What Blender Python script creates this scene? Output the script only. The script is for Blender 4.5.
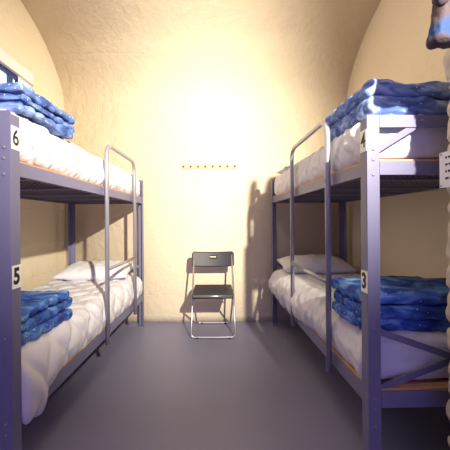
import bpy, bmesh, math, random
from mathutils import Vector, Matrix, noise
for o in list(bpy.data.objects): bpy.data.objects.remove(o)
S = bpy.context.scene
COL = S.collection
R = math.radians

# ---------------------------------------------------------------- camera
cam_d = bpy.data.cameras.new('camera'); cam = bpy.data.objects.new('camera', cam_d); COL.objects.link(cam)
cam.location = (0, 0, 1.15); cam.rotation_euler = (R(90), R(0.4), 0)
cam_d.sensor_width = 36; cam_d.lens = 285/450*36
cam_d.shift_x = 9/450; cam_d.shift_y = -4/450; cam_d.clip_start = 0.02
S.camera = cam
# ---------------------------------------------------------------- world, lights, exposure
W = bpy.data.worlds.new('world'); S.world = W; W.use_nodes = True
W.node_tree.nodes['Background'].inputs[0].default_value = (0.30, 0.26, 0.85, 1)
W.node_tree.nodes['Background'].inputs[1].default_value = 1.25
def lamp(name, kind, loc, energy, color, **kw):
    d = bpy.data.lights.new(name, kind); d.energy = energy; d.color = color
    for k, v in kw.items(): setattr(d, k, v)
    o = bpy.data.objects.new(name, d); COL.objects.link(o); o.location = loc
    return o
key = lamp('spot_lamp', 'SPOT', (1.02, -0.95, 2.42), 1350, (1.0, 0.91, 0.72), shadow_soft_size=0.035, spot_size=R(62), spot_blend=1.0)
key.rotation_euler = (Vector((-0.55, 3.26, 1.66))-key.location).to_track_quat('-Z', 'Y').to_euler()
lamp('vault_fill', 'POINT', (-0.1, 0.95, 2.85), 23, (1.0, 0.90, 0.68), shadow_soft_size=0.22)  # added soft fill that brightens the vault and upper walls, no real fixture
S.view_settings.view_transform = 'Standard'; S.view_settings.look = 'None'
S.view_settings.exposure = 0.31; S.view_settings.gamma = 1; S.view_settings.use_curve_mapping = False

# ---------------------------------------------------------------- materials
def sock(n, name): return n.inputs[name]
def base_mat(name, col, rough=0.6, metal=0.0, var=0.06, vscale=6, bump=0.0, bscale=40, spec=None):
    m = bpy.data.materials.new(name); m.use_nodes = True
    nt = m.node_tree; N = nt.nodes; L = nt.links
    b = N['Principled BSDF']; sock(b, 'Roughness').default_value = rough; sock(b, 'Metallic').default_value = metal
    if spec is not None: sock(b, 'Specular IOR Level').default_value = spec
    tc = N.new('ShaderNodeTexCoord'); nz = N.new('ShaderNodeTexNoise'); nz.inputs['Scale'].default_value = vscale
    nz.inputs['Detail'].default_value = 5
    L.new(tc.outputs['Object'], nz.inputs['Vector'])
    mx = N.new('ShaderNodeMix'); mx.data_type = 'RGBA'
    mx.inputs[6].default_value = (*[c*(1-var) for c in col], 1); mx.inputs[7].default_value = (*[min(1, c*(1+var)) for c in col], 1)
    L.new(nz.outputs['Fac'], mx.inputs[0]); L.new(mx.outputs[2], b.inputs['Base Color'])
    if bump:
        n2 = N.new('ShaderNodeTexNoise'); n2.inputs['Scale'].default_value = bscale; n2.inputs['Detail'].default_value = 6
        L.new(tc.outputs['Object'], n2.inputs['Vector'])
        bp = N.new('ShaderNodeBump'); bp.inputs['Strength'].default_value = bump; bp.inputs['Distance'].default_value = 0.01
        L.new(n2.outputs['Fac'], bp.inputs['Height']); L.new(bp.outputs[0], b.inputs['Normal'])
    return m
def wall_mat(name, col, axis, bw, bh, mortar_bump, rough_bump):
    """painted masonry: coursed joints and lumpy paint as relief only"""
    m = bpy.data.materials.new(name); m.use_nodes = True
    nt = m.node_tree; N = nt.nodes; L = nt.links; b = N['Principled BSDF']
    b.inputs['Roughness'].default_value = 0.75
    tc = N.new('ShaderNodeTexCoord'); sp = N.new('ShaderNodeSeparateXYZ'); cb = N.new('ShaderNodeCombineXYZ')
    L.new(tc.outputs['Object'], sp.inputs[0]); L.new(sp.outputs[axis], cb.inputs[0]); L.new(sp.outputs[2], cb.inputs[1])
    wn = N.new('ShaderNodeTexNoise'); wn.inputs['Scale'].default_value = 3; L.new(tc.outputs['Object'], wn.inputs['Vector'])
    va = N.new('ShaderNodeVectorMath'); va.operation = 'MULTIPLY_ADD'; va.inputs[1].default_value = (0.03, 0.03, 0.03)
    L.new(wn.outputs['Color'], va.inputs[0]); L.new(cb.outputs[0], va.inputs[2])
    br = N.new('ShaderNodeTexBrick'); br.inputs['Scale'].default_value = 1
    br.inputs['Brick Width'].default_value = bw; br.inputs['Row Height'].default_value = bh
    br.inputs['Mortar Size'].default_value = 0.006; br.inputs['Mortar Smooth'].default_value = 0.6
    L.new(va.outputs[0], br.inputs['Vector'])
    n1 = N.new('ShaderNodeTexNoise'); n1.inputs['Scale'].default_value = 9; n1.inputs['Detail'].default_value = 7; n1.inputs['Roughness'].default_value = 0.65
    L.new(tc.outputs['Object'], n1.inputs['Vector'])
    b1 = N.new('ShaderNodeBump'); b1.invert = True; b1.inputs['Strength'].default_value = mortar_bump; b1.inputs['Distance'].default_value = 0.008
    L.new(br.outputs['Fac'], b1.inputs['Height'])
    b2 = N.new('ShaderNodeBump'); b2.inputs['Strength'].default_value = rough_bump; b2.inputs['Distance'].default_value = 0.03
    L.new(n1.outputs['Fac'], b2.inputs['Height']); L.new(b1.outputs[0], b2.inputs['Normal']); L.new(b2.outputs[0], b.inputs['Normal'])
    n3 = N.new('ShaderNodeTexNoise'); n3.inputs['Scale'].default_value = 2.2; n3.inputs['Detail'].default_value = 6
    L.new(tc.outputs['Object'], n3.inputs['Vector'])
    mx = N.new('ShaderNodeMix'); mx.data_type = 'RGBA'
    mx.inputs[6].default_value = (*[c*0.93 for c in col], 1); mx.inputs[7].default_value = (*[min(1, c*1.05) for c in col], 1)
    L.new(n3.outputs['Fac'], mx.inputs[0]); L.new(mx.outputs[2], b.inputs['Base Color'])
    return m
CREAM = (0.79, 0.68, 0.51)
M_BACK = wall_mat('cream_painted_blocks', CREAM, 0, 0.64, 0.325, 0.16, 0.38)
M_SIDE = wall_mat('cream_painted_blocks_side', CREAM, 1, 0.60, 0.325, 0.35, 0.35)
M_BRICK = wall_mat('cream_painted_brick', CREAM, 1, 0.45, 0.085, 0.3, 0.3)
M_VAULT = wall_mat('cream_plaster', CREAM, 0, 30, 30, 0.0, 0.35)
M_STONE = base_mat('whitewashed_stone', (0.62, 0.54, 0.44), 0.85, var=0.2, vscale=14, bump=0.8, bscale=35)
M_WHITEP = base_mat('white_gloss_paint', (0.75, 0.74, 0.74), 0.4, var=0.05, vscale=10, bump=0.2)
M_PAPER = base_mat('paper', (0.80, 0.79, 0.80), 0.8, var=0.02)
M_PLATE = base_mat('white_plastic_label', (0.86, 0.85, 0.84), 0.5, var=0.02)
M_INK = base_mat('black_ink', (0.012, 0.012, 0.016), 0.6)
M_STEEL = base_mat('grey_lilac_paint', (0.165, 0.162, 0.28), 0.42, var=0.06, vscale=9, bump=0.08, bscale=120)
M_BOLT = base_mat('painted_bolt', (0.20, 0.19, 0.27), 0.35)
M_TUBE = base_mat('silver_grey_tube', (0.36, 0.35, 0.43), 0.28, metal=0.45, var=0.08, vscale=14, bump=0.06)
M_WIRE = base_mat('dark_wire', (0.17, 0.16, 0.22), 0.5)
M_PLY = base_mat('plywood', (0.55, 0.30, 0.17), 0.7, var=0.2, vscale=12)
M_CHROME = base_mat('satin_chrome', (0.50, 0.49, 0.54), 0.3, metal=0.8, var=0.03)
M_BLACK = base_mat('dark_navy_plastic', (0.014, 0.012, 0.026), 0.5, var=0.1)
M_PINE = base_mat('pale_wood', (0.60, 0.42, 0.30), 0.5, var=0.08, vscale=20)
def floor_mat():
    m = base_mat('painted_concrete', (0.215, 0.212, 0.33), 0.42, var=0.10, vscale=2.0, bump=0.10, bscale=10, spec=0.45)
    return m
M_FLOOR = floor_mat()
def sheet_mat(name, col, bscale=60):
    return base_mat(name, col, 0.85, var=0.03, vscale=8, bump=0.25, bscale=bscale)
M_SHEET = sheet_mat('white_cotton', (0.68, 0.68, 0.75))
M_QUILT = sheet_mat('white_quilted_cotton', (0.68, 0.67, 0.74), 30)
M_MATT = base_mat('mattress_ticking', (0.55, 0.50, 0.55), 0.9)
def duvet_mat(name, deep, mid, pale, palefac):
    m = bpy.data.materials.new(name); m.use_nodes = True
    nt = m.node_tree; N = nt.nodes; L = nt.links; b = N['Principled BSDF']; b.inputs['Roughness'].default_value = 0.75
    tc = N.new('ShaderNodeTexCoord')
    nz = N.new('ShaderNodeTexNoise'); nz.inputs['Scale'].default_value = 10; nz.inputs['Detail'].default_value = 5; nz.inputs['Distortion'].default_value = 0.8
    mp = N.new('ShaderNodeMapping'); mp.inputs['Scale'].default_value = (0.8, 1.3, 2.2)
    L.new(tc.outputs['Object'], mp.inputs[0]); L.new(mp.outputs[0], nz.inputs['Vector'])
    cr = N.new('ShaderNodeValToRGB'); e = cr.color_ramp.elements
    e[0].position = 0.36; e[0].color = (*deep, 1); e[1].position = palefac+0.05; e[1].color = (*pale, 1)
    k = cr.color_ramp.elements.new((0.36+palefac)/2); k.color = (*mid, 1)
    L.new(nz.outputs['Fac'], cr.inputs[0])
    vo = N.new('ShaderNodeTexVoronoi'); vo.inputs['Scale'].default_value = 36; L.new(tc.outputs['Object'], vo.inputs['Vector'])
    lt = N.new('ShaderNodeMath'); lt.operation = 'LESS_THAN'; lt.inputs[1].default_value = 0.10; L.new(vo.outputs['Distance'], lt.inputs[0])
    mx = N.new('ShaderNodeMix'); mx.data_type = 'RGBA'; mx.inputs[7].default_value = (0.62, 0.70, 0.86, 1)
    L.new(lt.outputs[0], mx.inputs[0]); L.new(cr.outputs[0], mx.inputs[6]); L.new(mx.outputs[2], b.inputs['Base Color'])
    n2 = N.new('ShaderNodeTexNoise'); n2.inputs['Scale'].default_value = 30; L.new(tc.outputs['Object'], n2.inputs['Vector'])
    bp = N.new('ShaderNodeBump'); bp.inputs['Strength'].default_value = 0.35; bp.inputs['Distance'].default_value = 0.01
    L.new(n2.outputs['Fac'], bp.inputs['Height']); L.new(bp.outputs[0], b.inputs['Normal'])
    return m
M_DUV = duvet_mat('starry_blue_cotton', (0.012, 0.035, 0.26), (0.045, 0.14, 0.50), (0.22, 0.42, 0.74), 0.66)
M_DUVP = duvet_mat('starry_faded_blue_cotton', (0.035, 0.075, 0.30), (0.12, 0.21, 0.52), (0.38, 0.48, 0.72), 0.64)
def cloth_mat():
    m = base_mat('brown_and_blue_cloth', (0.055, 0.035, 0.045), 0.85, var=0.3, vscale=30, bump=0.4, bscale=60)
    nt = m.node_tree; N = nt.nodes; L = nt.links; b = N['Principled BSDF']; old = b.inputs['Base Color'].links[0].from_socket
    tc = N.new('ShaderNodeTexCoord'); sp = N.new('ShaderNodeSeparateXYZ'); L.new(tc.outputs['Object'], sp.inputs[0])
    nz_ = N.new('ShaderNodeTexNoise'); nz_.inputs['Scale'].default_value = 12; L.new(tc.outputs['Object'], nz_.inputs['Vector'])
    ad = N.new('ShaderNodeMath'); ad.operation = 'MULTIPLY_ADD'; ad.inputs[1].default_value = 0.08; L.new(nz_.outputs['Fac'], ad.inputs[0]); L.new(sp.outputs[2], ad.inputs[2])
    cr = N.new('ShaderNodeValToRGB'); e = cr.color_ramp.elements
    e[0].position = 0.06; e[0].color = (0, 0, 0, 1); e[1].position = 0.08; e[1].color = (1, 1, 1, 1)
    for p_, c_ in ((0.115, 1), (0.14, 0)): k = e.new(p_); k.color = (c_, c_, c_, 1)
    L.new(ad.outputs[0], cr.inputs[0]); mx = N.new('ShaderNodeMix'); mx.data_type = 'RGBA'; mx.inputs[7].default_value = (0.012, 0.04, 0.14, 1)
    L.new(cr.outputs[0], mx.inputs[0]); L.new(old, mx.inputs[6]); L.new(mx.outputs[2], b.inputs['Base Color'])
    return m
M_CLOTH = cloth_mat()
def glow_glass():
    m = bpy.data.materials.new('frosted_daylight_glass'); m.use_nodes = True
    b = m.node_tree.nodes['Principled BSDF']; b.inputs['Base Color'].default_value = (0.7, 0.8, 0.9, 1); b.inputs['Roughness'].default_value = 0.2
    b.inputs['Emission Color'].default_value = (0.62, 0.80, 1.0, 1); b.inputs['Emission Strength'].default_value = 0.9
    return m
M_GLASS = glow_glass()

# ---------------------------------------------------------------- helpers
def obj(name, bm, m, parent=None, smooth=False, bevel=0.0, sub=0):
    bmesh.ops.recalc_face_normals(bm, faces=bm.faces)
    me = bpy.data.meshes.new(name); bm.to_mesh(me); bm.free()
    if smooth:
        for p in me.polygons: p.use_smooth = True
    me.materials.append(m)
    o = bpy.data.objects.new(name, me); COL.objects.link(o)
    if parent: o.parent = parent
    if bevel:
        md = o.modifiers.new('bevel', 'BEVEL'); md.width = bevel; md.segments = 2; md.limit_method = 'ANGLE'
    if sub:
        md = o.modifiers.new('sub', 'SUBSURF'); md.levels = sub; md.render_levels = sub
    return o
def tag(o, label, cat=None, group=None):
    o['label'] = label
    if cat: o['category'] = cat
    if group: o['group'] = group
    return o
def thing(name, label, cat, loc, rz=0, group=None):
    o = bpy.data.objects.new(name, None); COL.objects.link(o); o.location = loc; o.rotation_euler = (0, 0, rz)
    o.empty_display_size = 0.1
    return tag(o, label, cat, group)
def struct(o): o['kind'] = 'structure'; return o
def box(bm, x0, x1, y0, y1, z0, z1):
    x0, x1 = sorted((x0, x1)); y0, y1 = sorted((y0, y1)); z0, z1 = sorted((z0, z1))
    v = [bm.verts.new(p) for p in ((x0,y0,z0),(x1,y0,z0),(x1,y1,z0),(x0,y1,z0),(x0,y0,z1),(x1,y0,z1),(x1,y1,z1),(x0,y1,z1))]
    for f in ((3,2,1,0),(4,5,6,7),(0,1,5,4),(1,2,6,5),(2,3,7,6),(3,0,4,7)): bm.faces.new([v[i] for i in f])
def bar(bm, a, b, w, t, up=(0, 0, 1)):
    """flat bar from a to b: w wide along 'up x dir', t thick"""
    a, b = Vector(a), Vector(b); d = (b-a).normalized(); n = Vector(up); n = (n-d*n.dot(d)).normalized(); s = d.cross(n)
    ps = []
    for p in (a, b):
        for i, j in ((-1,-1),(1,-1),(1,1),(-1,1)): ps.append(bm.verts.new(p + s*(i*t/2) + n*(j*w/2)))
    for f in ((0,1,2,3),(7,6,5,4),(0,4,5,1),(1,5,6,2),(2,6,7,3),(3,7,4,0)): bm.faces.new([ps[i] for i in f])
def fillet(pts, r, n=6):
    pts = [Vector(p) for p in pts]; out = [pts[0]]
    for i in range(1, len(pts)-1):
        p0, p, p1 = pts[i-1], pts[i], pts[i+1]
        rr = min(r, (p0-p).length*0.49, (p1-p).length*0.49)
        a = p+(p0-p).normalized()*rr; b = p+(p1-p).normalized()*rr
        for k in range(n+1):
            t = k/n; out.append(a.lerp(p, t).lerp(p.lerp(b, t), t))
    out.append(pts[-1]); return out
def tube(bm, pts, r, seg=10, closed=False):
    pts = [Vector(p) for p in pts]; n = len(pts); rings = []
    d0 = (pts[1]-pts[0]).normalized(); u = d0.orthogonal().normalized()
    for i, p in enumerate(pts):
        if closed: d = (pts[(i+1) % n]-pts[i-1]).normalized()
        else: d = (pts[min(i+1, n-1)]-pts[max(i-1, 0)]).normalized()
        u = (u-d*u.dot(d)).normalized(); v = d.cross(u)
        rings.append([bm.verts.new(p+u*(r*math.cos(2*math.pi*k/seg))+v*(r*math.sin(2*math.pi*k/seg))) for k in range(seg)])
    m = n if closed else n-1
    for i in range(m):
        a, b = rings[i], rings[(i+1) % n]
        for k in range(seg): bm.faces.new((a[k], a[(k+1) % seg], b[(k+1) % seg], b[k]))
    if not closed: bm.faces.new(rings[0][::-1]); bm.faces.new(rings[-1])
def roundbox(bm, c, size, r, step, disp=None, warp=None, nobottom=False):
    """box with rounded edges on a fine grid, pushed along its normals by disp(p, n) and moved by warp(p)"""
    h = [s/2 for s in size]; cnt = [max(2, int(round(s/step))) for s in size]; V = {}; c = Vector(c)
    def vert(i, j, k):
        key = (i, j, k)
        if key in V: return V[key]
        p = Vector([-h[a]+2*h[a]*q/cnt[a] for a, q in enumerate(key)])
        inn = Vector([max(-(h[a]-r), min(h[a]-r, p[a])) for a in range(3)])
        n = p-inn
        n = n.normalized() if n.length > 1e-9 else Vector((0, 0, 1))
        p = inn+n*r
        if disp: p = p+n*disp(p, n)
        if warp: p = warp(p)
        V[key] = bm.verts.new(p+c); return V[key]
    for ax in range(3):
        a, b = [(1, 2), (0, 2), (0, 1)][ax]
        for side in (0, cnt[ax]):
            if nobottom and ax == 2 and side == 0: continue
            for i in range(cnt[a]):
                for j in range(cnt[b]):
                    q = []
                    for di, dj in ((0,0),(1,0),(1,1),(0,1)):
                        k = [0, 0, 0]; k[ax] = side; k[a] = i+di; k[b] = j+dj; q.append(vert(*k))
                    bm.faces.new(q)
def nz(p, s, o=0): return noise.noise(Vector((p[0]*s[0]+o, p[1]*s[1]-o, p[2]*s[2]+o*0.7)))
def dome(bm, c, r, axis, seg=10):
    """low bolt head on a face, pointing along axis"""
    ax = Vector(axis); u = ax.orthogonal().normalized(); v = ax.cross(u); c = Vector(c); rings = []
    for k in range(4):
        a = k/3*math.pi/2*0.9
        rings.append([bm.verts.new(c+ax*(r*0.55*math.sin(a))+(u*math.cos(t*2*math.pi/seg)+v*math.sin(t*2*math.pi/seg))*r*math.cos(a)) for t in range(seg)])
    for k in range(3):
        for t in range(seg): bm.faces.new((rings[k][t], rings[k][(t+1) % seg], rings[k+1][(t+1) % seg], rings[k+1][t]))
    bm.faces.new(rings[0][::-1]); bm.faces.new(rings[3])
def text_mesh(name, s, size, m, parent, mat, offset=0.0):
    cu = bpy.data.curves.new(name, 'FONT'); cu.body = s; cu.size = size; cu.extrude = 0.0004; cu.offset = offset
    cu.align_x = 'CENTER'; cu.align_y = 'CENTER'
    t = bpy.data.objects.new(name+'_c', cu); COL.objects.link(t)
    dg = bpy.context.evaluated_depsgraph_get(); dg.update()
    me = bpy.data.meshes.new_from_object(t.evaluated_get(dg)); bpy.data.objects.remove(t)
    me.transform(mat); me.materials.clear(); me.materials.append(m); me.name = name
    o = bpy.data.objects.new(name, me); COL.objects.link(o); o.parent = parent; return o

# ---------------------------------------------------------------- the room
XL, XR, YB, Y0 = -1.728, 1.50, 3.26, -2.2
bm = bmesh.new(); box(bm, XL-0.3, XR+0.3, Y0, YB+0.3, -0.15, 0); struct(obj('floor', bm, M_FLOOR))
# the back wall leans forward into a vault; wall and ceiling share one profile
ctrl = [(3.26, -0.2), (3.26, 0.0), (3.26, 0.8), (3.26, 1.6), (YB, 2.1), (YB, 2.38), (3.25, 2.52), (3.215, 2.65), (3.115, 2.79), (2.97, 2.92), (2.80, 3.03), (2.51, 3.14), (2.1, 3.25),
        (1.6, 3.36), (1.1, 3.44), (0.6, 3.48), (0.0, 3.48), (-0.6, 3.42), (-1.2, 3.28), (-1.8, 3.02), (Y0, 2.75), (-2.5, 2.4)]
prof = []
for i in range(1, len(ctrl)-2):
    p0, p1, p2, p3 = [Vector(ctrl[i+k]) for k in (-1, 0, 1, 2)]
    for k in range(8):
        t = k/8; q = 0.5*((2*p1)+(p2-p0)*t+(2*p0-5*p1+4*p2-p3)*t*t+(3*p1-p0-3*p2+p3)*t**3)
        prof.append((min(q.x, YB), q.y))
prof.append(ctrl[-2])
def shell(name, pr, x0, x1, mat):
    bm = bmesh.new(); lo = []; up = []
    for i, (y, z) in enumerate(pr):
        a = pr[max(0, i-1)]; b = pr[min(len(pr)-1, i+1)]; d = Vector((b[0]-a[0], b[1]-a[1])).normalized()
        lo.append([bm.verts.new((x, y, z)) for x in (x0, x1)])
        up.append([bm.verts.new((x, y+d.y*0.25, z-d.x*0.25)) for x in (x0, x1)])
    fl = []
    for i in range(len(pr)-1):
        fl.append(bm.faces.new((lo[i][0], lo[i][1], lo[i+1][1], lo[i+1][0]))); bm.faces.new((up[i][1], up[i][0], up[i+1][0], up[i+1][1]))
        for k in (0, 1): bm.faces.new((lo[i][k], lo[i+1][k], up[i+1][k], up[i][k]))
    bm.faces.new((lo[0][0], up[0][0], up[0][1], lo[0][1])); bm.faces.new((lo[-1][0], lo[-1][1], up[-1][1], up[-1][0]))
    for f in fl: f.smooth = True
    return struct(obj(name, bm, mat))
cut = next(i for i, q in enumerate(prof) if q[0] < 2.2)
shell('wall_back', prof[:cut+1], XL-0.02, XR+0.02, M_BACK)
shell('ceiling', prof[cut:], XL-0.02, XR+0.02, M_VAULT)
# left wall with a window opening high up
WY0, WY1, WZ0, WZ1 = 1.35, 2.50, 1.85, 2.43
bm = bmesh.new()
for a in ((Y0, WY0, 0, 3.9), (WY1, YB+0.3, 0, 3.9), (WY0, WY1, 0, WZ0), (WY0, WY1, WZ1, 3.9)): box(bm, XL-0.3, XL, *a)
bmesh.ops.remove_doubles(bm, verts=bm.verts, dist=1e-5)
struct(obj('wall_left', bm, M_SIDE))
bm = bmesh.new(); box(bm, XR, XR+0.3, Y0, YB+0.3, 0, 3.9); struct(obj('wall_right', bm, M_BRICK))
# window: white lintel and jambs proud of the wall, dark bars, frosted panes
w = bpy.data.objects.new('window_1', None); COL.objects.link(w); w.location = (XL, (WY0+WY1)/2, WZ0); struct(w)
hw = (WY1-WY0)/2; hh = WZ1-WZ0
bm = bmesh.new(); box(bm, -0.10, 0.035, -hw-0.17, hw+0.17, hh, hh+0.10)
obj('lintel', bm, M_WHITEP, w, bevel=0.006)
for s in (-1, 1):
    bm = bmesh.new(); box(bm, -0.10, 0.006, s*hw, s*(hw+0.12), -0.02, hh); obj('jamb', bm, M_WHITEP, w, bevel=0.003)
bm = bmesh.new(); box(bm, -0.034, -0.028, -hw, hw, 0, hh); obj('pane', bm, M_GLASS, w)
bm = bmesh.new(); box(bm, -0.027, -0.005, -hw, hw, hh-0.035, hh); box(bm, -0.027, -0.005, -hw, hw, 0, 0.05)
obj('window_frame', bm, base_mat('navy_window_paint', (0.02, 0.035, 0.14), 0.4), w)
mb = bpy.data.materials['navy_window_paint']
y = -hw+0.02
while y < hw:
    bm = bmesh.new(); box(bm, -0.027, -0.004, y-0.022, y+0.022, 0, hh); obj('window_bar', bm, mb, w)
    y += 0.15
# rough stone pier in front of the right-hand bunk
PX = 0.895
def pier_disp(p, n):
    v = noise.voronoi(Vector((p.x*9, p.y*9, p.z*8.5)))[0]
    e = min(1, (v[1]-v[0])*3.2)
    return 0.024*(e**0.5)-0.016+0.012*nz(p, (22, 22, 22))+0.004*nz(p, (70, 70, 70))
bm = bmesh.new(); roundbox(bm, ((PX+XR)/2+0.005, 0.95, 0.96), (XR-PX, 0.34, 1.92), 0.03, 0.016, pier_disp)
struct(obj('wall_pier', bm, M_STONE, smooth=True))

# ---------------------------------------------------------------- bunk beds
WID = 0.81; A = 0.055; T = 0.005
def bunk(name, label, s, loc, rz, length, dz, ladder_y, nums, brace):
    """local frame: +y away from the camera, x=0 the aisle side, s*x towards the wall"""
    t = thing(name, label, 'bunk bed', loc, rz, 'metal bunk beds')
    X = lambda x: s*x
    def ybits(end): return (0, 1) if end == 0 else (length, -1)
    PH = 1.605
    posts = []
    for end in (0, 1):
        y0, dy = ybits(end)
        for side in (0, 1):
            x0, dx = (0, 1) if side == 0 else (WID, -1)
            bm = bmesh.new()
            # L angle with a clipped top corner, drawn as an outline and extruded
            box(bm, X(x0), X(x0+dx*A), y0, y0+dy*T, 0, PH)
            box(bm, X(x0), X(x0+dx*T), y0+dy*T, y0+dy*A, 0, PH-0.012)
            p = obj('post', bm, M_STEEL, t, bevel=0.0015); posts.append(p)
            f = bmesh.new(); box(f, X(x0-dx*0.002), X(x0+dx*(A+0.002)), y0-dy*0.002, y0+dy*(A+0.002), -0.0, 0.012)
            obj('foot', f, M_BOLT, p)
            zs = (1.455, 1.41, 1.345, 0.675, 0.375+dz, 0.33+dz, 0.255+dz)
            for z in zs:
                bb = bmesh.new(); dome(bb, (X(x0+dx*0.027), y0, z), 0.0075, (0, -dy, 0)); obj('bolt', bb, M_BOLT, p, smooth=True)
    # number plates on the aisle face of the front post
    for ch, z in nums:
        bm = bmesh.new(); box(bm, X(-0.0012), X(0), 0.004, 0.054, z-0.048, z+0.048)
        pl = obj('number_plate', bm, M_PLATE, posts[0]); pl['label'] = 'white plate with black number %s' % ch
        # text plane facing -s*x, reading towards camera
        if s < 0: mat = Matrix(((0, 0, 1, 0.0016), (1, 0, 0, 0.029), (0, 1, 0, z), (0, 0, 0, 1)))
        else: mat = Matrix(((0, 0, -1, -0.0016), (-1, 0, 0, 0.029), (0, 1, 0, z), (0, 0, 0, 1)))
        sc = Matrix.Diagonal((0.82, 1, 1, 1))
        text_mesh('number', ch, 0.092, M_INK, pl, mat @ sc, 0.0013 if ch in '64' else 0.0035)
    decks = ((1.405, 1.345), (0.405+dz, 0.335+dz))
    for zt, zb in decks:
        for side in (0, 1):
            x0, dx = (0, 1) if side == 0 else (WID, -1)
            bm = bmesh.new()
            box(bm, X(x0+dx*T), X(x0+dx*(2*T)), 0.006, length-0.006, zb, zt)
            box(bm, X(x0+dx*2*T), X(x0+dx*0.035), 0.006, length-0.006, zb, zb+0.004)
            obj('side_rail', bm, M_STEEL, t, bevel=0.001)
        for end in (0, 1):
            y0, dy = ybits(end); bm = bmesh.new()
            box(bm, X(0.056), X(WID-0.056), y0, y0+dy*0.005, zb, zt)
            box(bm, X(0.012), X(WID-0.012), y0+dy*0.006, y0+dy*0.034, zb+0.004, zb+0.008)
            obj('end_rail', bm, M_STEEL, t, bevel=0.001)
        # woven wire base
        bm = bmesh.new(); z = zb+0.018
        n = 26
        for i in range(n):
            x = 0.04+(WID-0.08)*i/(n-1); bar(bm, (X(x), 0.035, z), (X(x), length-0.035, z), 0.003, 0.003)
        n = int(length/0.036)
        for i in range(n):
            y = 0.04+(length-0.08)*i/(n-1); bar(bm, (X(0.014), y, z+0.003), (X(WID-0.014), y, z+0.003), 0.003, 0.003)
        obj('wire_mesh_base', bm, M_WIRE, t)
        for k in range(5):
            y = length*(k+0.5)/5
            bm = bmesh.new(); box(bm, X(0.012), X(WID-0.012), y-0.014, y+0.014, zb+0.004, zb+0.012); obj('cross_strut', bm, M_STEEL, t)
        bm = bmesh.new(); box(bm, X(0.012), X(WID-0.012), 0.008, length-0.008, zt, zt+0.009)
        o = obj('base_board', bm, M_PLY, t); o['label'] = 'thin orange-brown plywood base board'
    for end in (0, 1):
        y0, dy = ybits(end)
        bm = bmesh.new(); box(bm, X(0.056), X(WID-0.056), y0, y0+dy*0.005, PH-0.054, PH); box(bm, X(0.056), X(WID-0.056), y0+dy*0.005, y0+dy*0.03, PH-0.005, PH)
        e = obj('top_rail', bm, M_STEEL, t, bevel=0.001)
        for q in (0.245, WID-0.245):
            bb = bmesh.new(); dome(bb, (X(q), y0, PH-0.027), 0.008, (0, -dy, 0)); obj('bolt', bb, M_BOLT, e, smooth=True)
        for q0, q1 in ((0.03, 0.245), (WID-0.03, WID-0.245)):
            bm = bmesh.new(); bar(bm, (X(q0), y0+dy*0.0085, 1.445), (X(q1), y0+dy*0.0085, PH-0.03), 0.028, 0.006); obj('corner_brace', bm, M_STEEL, t)
        for k, (z0, z1) in enumerate(((0.675, 0.40+dz), (0.40+dz, 0.675))):
            bm = bmesh.new(); yy = y0+dy*(0.0085+0.0065*k); bar(bm, (X(0.02), yy, z0), (X(WID-0.02), yy, z1), 0.028, 0.005); obj('cross_brace', bm, M_STEEL, t)
    # ladder: one bent tube hooked over the aisle side, and a rung
    ya, yb = ladder_y; zx = -0.018; zt = 1.72; zb = 0.30+dz
    bm = bmesh.new()
    tube(bm, fillet([(X(zx), ya, zb), (X(zx), ya, zt), (X(zx), yb, zt), (X(zx), yb, zb)], 0.10, 8), 0.0155, 12)
    l = obj('ladder', bm, M_TUBE, t, smooth=True)
    bm = bmesh.new(); tube(bm, [(X(zx), ya+0.012, 0.80), (X(zx), yb-0.012, 0.80)], 0.0135, 12); obj('rung', bm, M_TUBE, l, smooth=True)
    for yy in (ya, yb):
        for z in (zb+0.03, zb+0.075, 1.375):
            bb = bmesh.new(); dome(bb, (X(zx-0.0155), yy, z), 0.006, (-s, 0, 0)); obj('bolt', bb, M_BOLT, l, smooth=True)
    return t
LF = (-0.829, 1.152); RL = R(-0.9)          # left bunk front aisle corner, yaw
RF = (0.655, 1.232); RR = R(1.2)
LLEN, RLEN = 1.985, 1.935
bunk('bunk_bed', 'grey metal bunk bed on the left with plates numbered 6 and 5', -1, (*LF, 0), RL, LLEN, -0.045, (0.93, 1.60), (('6', 1.498), ('5', 0.925)), None)
bunk('bunk_bed', 'grey metal bunk bed on the right with plates numbered 4 and 3', 1, (*RF, 0), RR, RLEN, 0.0, (0.37, 1.07), (('4', 1.498), ('3', 0.878)), None)
def frame(loc, rz): return Matrix.Translation((*loc, 0)) @ Matrix.Rotation(rz, 4, 'Z')
FL, FR = frame(LF, RL), frame(RF, RR)
def place(o, F, x, y, z):
    o.location = F @ Vector((x, y, z)); o.rotation_euler = (0, 0, F.to_euler().z); return o

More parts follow.
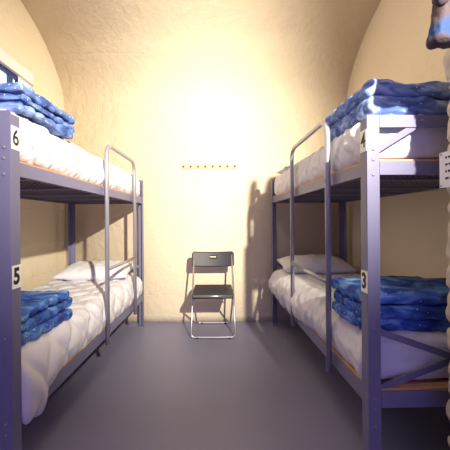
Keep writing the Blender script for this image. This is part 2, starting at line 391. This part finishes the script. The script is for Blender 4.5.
# ---------------------------------------------------------------- mattresses, sheets
def crease(p, so):
    """soft dunes plus sharper ridged folds, mostly running down the sides"""
    a = 0.6*nz(p, (2.3, 2.3, 2.3), so+3)
    r1 = 1-abs(nz((p.x*0.8+p.z*0.7+a*0.25, p.y+p.z*0.6+a*0.3, p.z*0.5), (4.5, 7.5, 3), so))*2.6
    r2 = 1-abs(nz((p.x+p.z*0.5, p.y-p.z*0.9+a*0.2, p.z), (9, 15, 5), so+9))*2.6
    r3 = 1-abs(nz(p, (19, 24, 16), so+4))*2.4
    return 0.012*max(0, r1)**2.2+0.008*max(0, r2)**2.0+0.004*max(0, r3)**2
def bedding(F, s, length, zdeck, label, kind, seed, bulge=0.02, drape=False, hang=None):
    """mattress plus its white cover; origin = mid-bed on the base board"""
    cx, cy = s*WID/2, length/2-0.010; w, l, h = WID-0.10, length-0.135, 0.195
    bm = bmesh.new(); roundbox(bm, (0, 0, h/2), (w, l, h), 0.03, 0.04, lambda p, n: 0)
    m = obj('mattress', bm, M_MATT, smooth=True); place(m, F, cx, cy, zdeck)
    tag(m, 'thin foam mattress under the white %s, %s' % ('quilted cover' if kind == 'quilt' else 'sheet', label), 'mattress', 'bunk mattresses')
    W2, L2, H2 = w+0.02, l+0.02, h+0.008
    def disp(p, n):
        side = 1-abs(n.z)
        d = 0.004+crease(p, seed)*(0.75+0.35*side)*(0.55 if kind == 'quilt' else 1)
        d += bulge*abs(n.x)*max(0, 1-abs(p.z+0.01)/(H2/2))
        if kind == 'quilt':
            u = (p.y+p.z+p.x)*14; v = (p.y-p.z-p.x)*14
            q = min(abs(math.sin(u)), abs(math.sin(v)))
            d += 0.020*(min(q*1.5, 1)**0.6)-0.010
        if n.y < -0.5: d *= 0.4
        return max(d, 0.001)
    def warp(p):
        e = s*-1*p.x/(W2/2); yy = (p.y+L2/2); low = max(0, (H2/2-p.z)/H2)
        ed = max(0, min(1, (e-0.80)/0.15))
        if hang:
            f = ed*hang(yy)*(0.85+0.3*nz((0, p.y, 0), (1, 6, 1), seed))
            p = Vector((p.x-s*f*0.050*math.sin(min(1, low*1.3)*math.pi*0.62), p.y, p.z-f*0.050*low**1.5))
        if drape:   # the loose corner of the cover hangs over the side rail at the near end
            f = ed*math.exp(-((yy-0.10)/0.13)**2)
            p = Vector((p.x-s*f*0.025*math.sin(min(1, low*1.25)*math.pi*0.6), p.y, p.z-f*0.10*low**1.5))
        return p
    bm = bmesh.new(); roundbox(bm, (0, 0, 0.004+H2/2), (W2, L2, H2), 0.045, 0.0125, disp, warp, nobottom=True)
    nm = 'quilted_cover' if kind == 'quilt' else 'bed_sheet'
    o = obj(nm, bm, M_QUILT if kind == 'quilt' else M_SHEET, smooth=True); place(o, F, cx, cy, zdeck)
    md = o.modifiers.new('solid', 'SOLIDIFY'); md.thickness = 0.003; md.offset = 1
    tag(o, 'crumpled white %s over the mattress, %s' % ('quilted cover' if kind == 'quilt' else 'cotton sheet', label), 'bed sheet', 'white bed covers')
def sstep(a, b, x): t = max(0, min(1, (x-a)/(b-a))); return t*t*(3-2*t)
UD = 1.414; DL = 0.414-0.045; DR = 0.414
bedding(FL, -1, LLEN, UD, 'top bed of the left bunk', 'sheet', 3, 0.012, False, lambda y: 0.15*sstep(0.1, 0.4, y))
bedding(FL, -1, LLEN, DL, 'bottom bed of the left bunk', 'quilt', 11, 0.01, True, lambda y: 0.5)
bedding(FR, 1, RLEN, UD, 'top bed of the right bunk', 'sheet', 23, 0.012, False, lambda y: 0.1*sstep(0.1, 0.4, y))
bedding(FR, 1, RLEN, DR, 'bottom bed of the right bunk', 'sheet', 37, 0.02, False, lambda y: 0.25+1.0*sstep(0.4, 1.2, y))

# ---------------------------------------------------------------- pillows
def pillow(F, x, y, z, w, l, h, label, seed, rz=0.0, tilt=0.0):
    bm = bmesh.new(); n, m = 44, 28; g = {}
    for sd in (1, -1):
        for i in range(n+1):
            for j in range(m+1):
                u, v = -1+2*i/n, -1+2*j/m
                edge = i in (0, n) or j in (0, m)
                if edge and sd == -1: g[(sd, i, j)] = g[(1, i, j)]; continue
                t = ((1-abs(u)**2.6)**0.55)*((1-abs(v)**2.6)**0.55)
                pin = 1-0.07*(1-v*v)*abs(u)**4
                pin2 = 1-0.09*(1-u*u)*abs(v)**4
                X, Y = u*w/2*pin, v*l/2*pin2
                zz = sd*t*h/2*(1 if sd > 0 else 0.75)
                zz += 0.012*t*nz((X, Y, sd), (16, 9, 1), seed)+(0.012*abs(nz((X+Y*.5, Y, sd), (9, 22, 1), seed+4))*t*sd)
                g[(sd, i, j)] = bm.verts.new((X, Y, zz+h*0.75/2))
    for sd in (1, -1):
        for i in range(n):
            for j in range(m):
                q = [g[(sd, i, j)], g[(sd, i+1, j)], g[(sd, i+1, j+1)], g[(sd, i, j+1)]]
                bm.faces.new(q if sd > 0 else q[::-1])
    o = obj('pillow', bm, M_SHEET, smooth=True); place(o, F, x, y, z); o.rotation_euler = (tilt, 0, F.to_euler().z+rz)
    tag(o, label, 'pillow', 'white pillows')
pillow(FL, -0.40, LLEN-0.27, DL+0.222, 0.70, 0.40, 0.17, 'plump white pillow at the far end of the left bottom bed', 2, R(4), R(8))
pillow(FR, 0.37, RLEN-0.28, DR+0.222, 0.70, 0.40, 0.17, 'plump white pillow at the far end of the right bottom bed', 8, R(-3), R(8))
pillow(FR, 0.36, RLEN-0.24, UD+0.218, 0.66, 0.36, 0.09, 'flat white pillow at the far end of the right top bed', 14, R(2), 0)

# ---------------------------------------------------------------- folded duvets
def duvet(F, x0, x1, y0, y1, z, layers, lh, mat, label, seed, lean=0.0):
    """stack of puffy folds as one body; the first fold wraps round the near end"""
    bm = bmesh.new(); rnd = random.Random(seed)
    w, l = abs(x1-x0), y1-y0
    for k in range(layers):
        dx, dy = rnd.uniform(-0.012, 0.012), rnd.uniform(-0.014, 0.014)
        so = seed*3.1+k*7.7
        def disp(p, n, so=so):
            side = 1-abs(n.z)
            puff = abs(math.sin((p.y*1.0+0.35*p.x)*math.pi/0.085+so+2*nz(p, (3, 3, 3), so)))**0.6
            pufx = math.sin(p.x*math.pi/0.23+so)**2
            return 0.012*(puff*(abs(n.x)+0.25*abs(n.z))+pufx*0.3*abs(n.y))+0.014*nz(p, (7, 7, 7), so)+0.008*nz(p, (20, 20, 20), so)-0.010
        def warp(p, k=k, so=so):
            return Vector((p.x, p.y, p.z+0.010*nz((p.x, p.y, 0), (4, 4, 1), so-k*7)-lean*(p.y+l/2)/l*k))
        roundbox(bm, ((x0+x1)/2+dx, (y0+y1)/2+dy, z+lh*(k+0.5)), (w, l, lh*1.25), lh*0.50, 0.010, disp, warp)
    me_c = Vector(((x0+x1)/2, (y0+y1)/2, z))
    bmesh.ops.translate(bm, verts=bm.verts, vec=-me_c)
    o = obj('folded_duvet', bm, mat, smooth=True); place(o, F, *me_c)
    tag(o, label, 'duvet', 'blue folded duvets')
duvet(FL, -0.70, -0.015, 0.07, 0.54, UD+0.222, 3, 0.043, M_DUVP, 'folded faded blue duvet on the top bed of the left bunk', 5)
duvet(FL, -0.72, -0.035, 0.05, 0.56, DL+0.222, 3, 0.052, M_DUV, 'folded starry blue duvet on the bottom bed of the left bunk', 9)
duvet(FR, 0.045, 0.74, 0.06, 0.57, UD+0.222, 2, 0.078, M_DUVP, 'folded bright blue duvet on the top bed of the right bunk', 4)
duvet(FR, 0.0, 0.74, 0.05, 0.40, DR+0.222, 3, 0.062, M_DUV, 'folded deep blue duvet with pale dots on the bottom bed of the right bunk', 17)

# ---------------------------------------------------------------- folding chair
ch = thing('folding_chair', 'dark navy folding chair with slim chrome legs standing against the back wall', 'chair', (-0.035, 2.96, 0))
hwid = 0.218
bm = bmesh.new()
tube(bm, fillet([(-hwid+0.02, 0.055, 0.79), (-hwid, -0.17, 0.011), (hwid, -0.17, 0.011), (hwid-0.02, 0.055, 0.79)], 0.045, 7), 0.0095, 12)
obj('front_leg_frame', bm, M_CHROME, ch, smooth=True)
bm = bmesh.new()
tube(bm, fillet([(-0.19, -0.255, 0.435), (-0.188, 0.235, 0.010), (0.188, 0.235, 0.010), (0.19, -0.255, 0.435)], 0.04, 7), 0.009, 12)
tube(bm, [(-0.19, -0.255, 0.435), (0.19, -0.255, 0.435)], 0.008, 10)
obj('rear_leg_frame', bm, M_CHROME, ch, smooth=True)
bm = bmesh.new(); tube(bm, [(-0.205, -0.06, 0.41), (0.205, -0.06, 0.41)], 0.006, 8); obj('pivot_bar', bm, M_CHROME, ch, smooth=True)
# backrest with a hand slot
bm = bmesh.new(); nx, nzz = 40, 14; g = {}
for i in range(nx+1):
    for j in range(nzz+1):
        u, v = -1+2*i/nx, j/nzz
        top = 0.83-0.010*(1-u*u); bot = 0.675-0.012*(1-abs(u)**2)+0.004
        # rounded outer corners
        cr = max(0, (abs(u)-0.88)/0.12); top -= 0.022*cr**2.2; bot += 0.012*cr**2.2
        z = bot+(top-bot)*v
        yy = 0.018+(z-0.675)*0.27+0.028*(1-u*u)
        g[(i, j)] = bm.verts.new((u*0.222, yy, z))
for i in range(nx):
    for j in range(nzz):
        if 17 <= i <= 22 and 8 <= j <= 9: continue
        bm.faces.new((g[(i, j)], g[(i+1, j)], g[(i+1, j+1)], g[(i, j+1)]))
bmesh.ops.recalc_face_normals(bm, faces=bm.faces)
o = obj('backrest', bm, M_BLACK, ch, smooth=True); md = o.modifiers.new('solid', 'SOLIDIFY'); md.thickness = 0.012; md.offset = 0
# seat with a dished oval
bm = bmesh.new(); nx, ny = 36, 30; g = {}
for i in range(nx+1):
    for j in range(ny+1):
        u, v = -1+2*i/nx, -1+2*j/ny
        half = 0.192+0.008*(1-v)/2
        half *= (1-max(0, abs(v)-0.8)**2*1.2)
        r2 = (u/0.75)**2+((v+0.05)/0.72)**2
        dish = -0.012*(1-r2)**0.5 if r2 < 1 else 0
        ztilt = 0.432+0.034*(v+1)/2
        lip = -0.012*max(0, (-v-0.85)/0.15)**2
        g[(i, j)] = bm.verts.new((u*half, -0.095+v*0.175, ztilt+dish+lip-(0.006 if dish else 0)))
for i in range(nx):
    for j in range(ny): bm.faces.new((g[(i, j)], g[(i+1, j)], g[(i+1, j+1)], g[(i, j+1)]))
bmesh.ops.recalc_face_normals(bm, faces=bm.faces)
o = obj('seat', bm, M_BLACK, ch, smooth=True); md = o.modifiers.new('solid', 'SOLIDIFY'); md.thickness = 0.014; md.offset = 0
for s in (-1, 1):
    for fy, fw in ((-0.17, hwid-0.06), (0.235, 0.13)):
        bm = bmesh.new(); box(bm, s*fw-0.012, s*fw+0.012, fy-0.011, fy+0.011, 0, 0.014); obj('rubber_foot', bm, M_BLACK, ch, bevel=0.003)

# ---------------------------------------------------------------- coat rail
cr = thing('coat_rack', 'long narrow pale wooden coat rail with small dark pegs on the back wall', 'coat rack', (-0.078, YB, 1.745))
bm = bmesh.new(); box(bm, -0.325, 0.325, -0.014, 0, 0, 0.055); obj('rack_board', bm, M_PINE, cr, bevel=0.003)
M_PEG = base_mat('dark_peg', (0.10, 0.06, 0.05), 0.5)
for k in range(8):
    x = -0.287+k*0.0833; bm = bmesh.new()
    tube(bm, [(x, -0.012, 0.026), (x, -0.03, 0.026)], 0.006, 8); dome(bm, (x, -0.0285, 0.026), 0.011, (0, -1, 0))
    obj('peg', bm, M_PEG, cr, smooth=True)

# ---------------------------------------------------------------- notice and hanging cloth on the stone pier
nt_ = thing('notice', 'white paper notice fixed to the rough stone pier at the right edge', 'notice', (PX-0.030, 1.0, 1.27), 0)
bm = bmesh.new(); box(bm, -0.001, 0.001, -0.11, 0.10, 0, 0.135); obj('sheet_of_paper', bm, M_PAPER, nt_)
rnd = random.Random(3); bm = bmesh.new()
for r_ in range(4):
    y = 0.072
    while y > -0.09:
        ln = rnd.uniform(0.006, 0.016); z = 0.108-r_*0.026; box(bm, -0.0016, -0.001, y-ln, y, z, z+0.008); y -= ln+0.005
o = obj('lettering', bm, M_INK, nt_); o['label'] = 'small dark lines of writing'
for z in (0.127, 0.008):
    bm = bmesh.new(); dome(bm, (-0.001, 0.093, z), 0.004, (-1, 0, 0)); obj('tack', bm, M_BOLT, nt_)

def px(x, y, D): return ((x-216)/285*D, D, 1.15+(221-y)/285*D)
hc = thing('hanging_garment', 'dark brown and blue garment slumped over the top of the stone pier', 'garment', (0.83, 1.0, 1.745))
def lobe(x0, x1, z0, z1, y, d, skew, seed):
    bm = bmesh.new()
    def disp(p, n): return 0.008*nz(p, (30, 30, 9), seed)+0.004*nz(p, (60, 60, 40), seed)
    def warp(p): 
        t = (p.z+(z1-z0)/2)/(z1-z0)
        return Vector((p.x*(1-0.25*t)+skew*t, p.y, p.z))
    roundbox(bm, ((x0+x1)/2-0.83, y-1.0, (z0+z1)/2-1.745), (x1-x0, d, z1-z0), 0.022, 0.008, disp, warp)
    return bm
obj('body', lobe(0.752, 0.915, 1.760, 2.06, 1.0, 0.07, 0.045, 3), M_CLOTH, hc, smooth=True)
obj('sleeve', lobe(0.722, 0.772, 1.860, 2.06, 0.945, 0.05, 0.01, 6), M_CLOTH, hc, smooth=True)
bm = bmesh.new(); roundbox(bm, (0.17, -0.03, 0.235), (0.36, 0.24, 0.10), 0.045, 0.012, lambda p, n: 0.02*nz(p, (9, 9, 9), 4)+0.006*nz(p, (40, 40, 40), 2))
obj('folded_bulk', bm, M_CLOTH, hc, smooth=True)
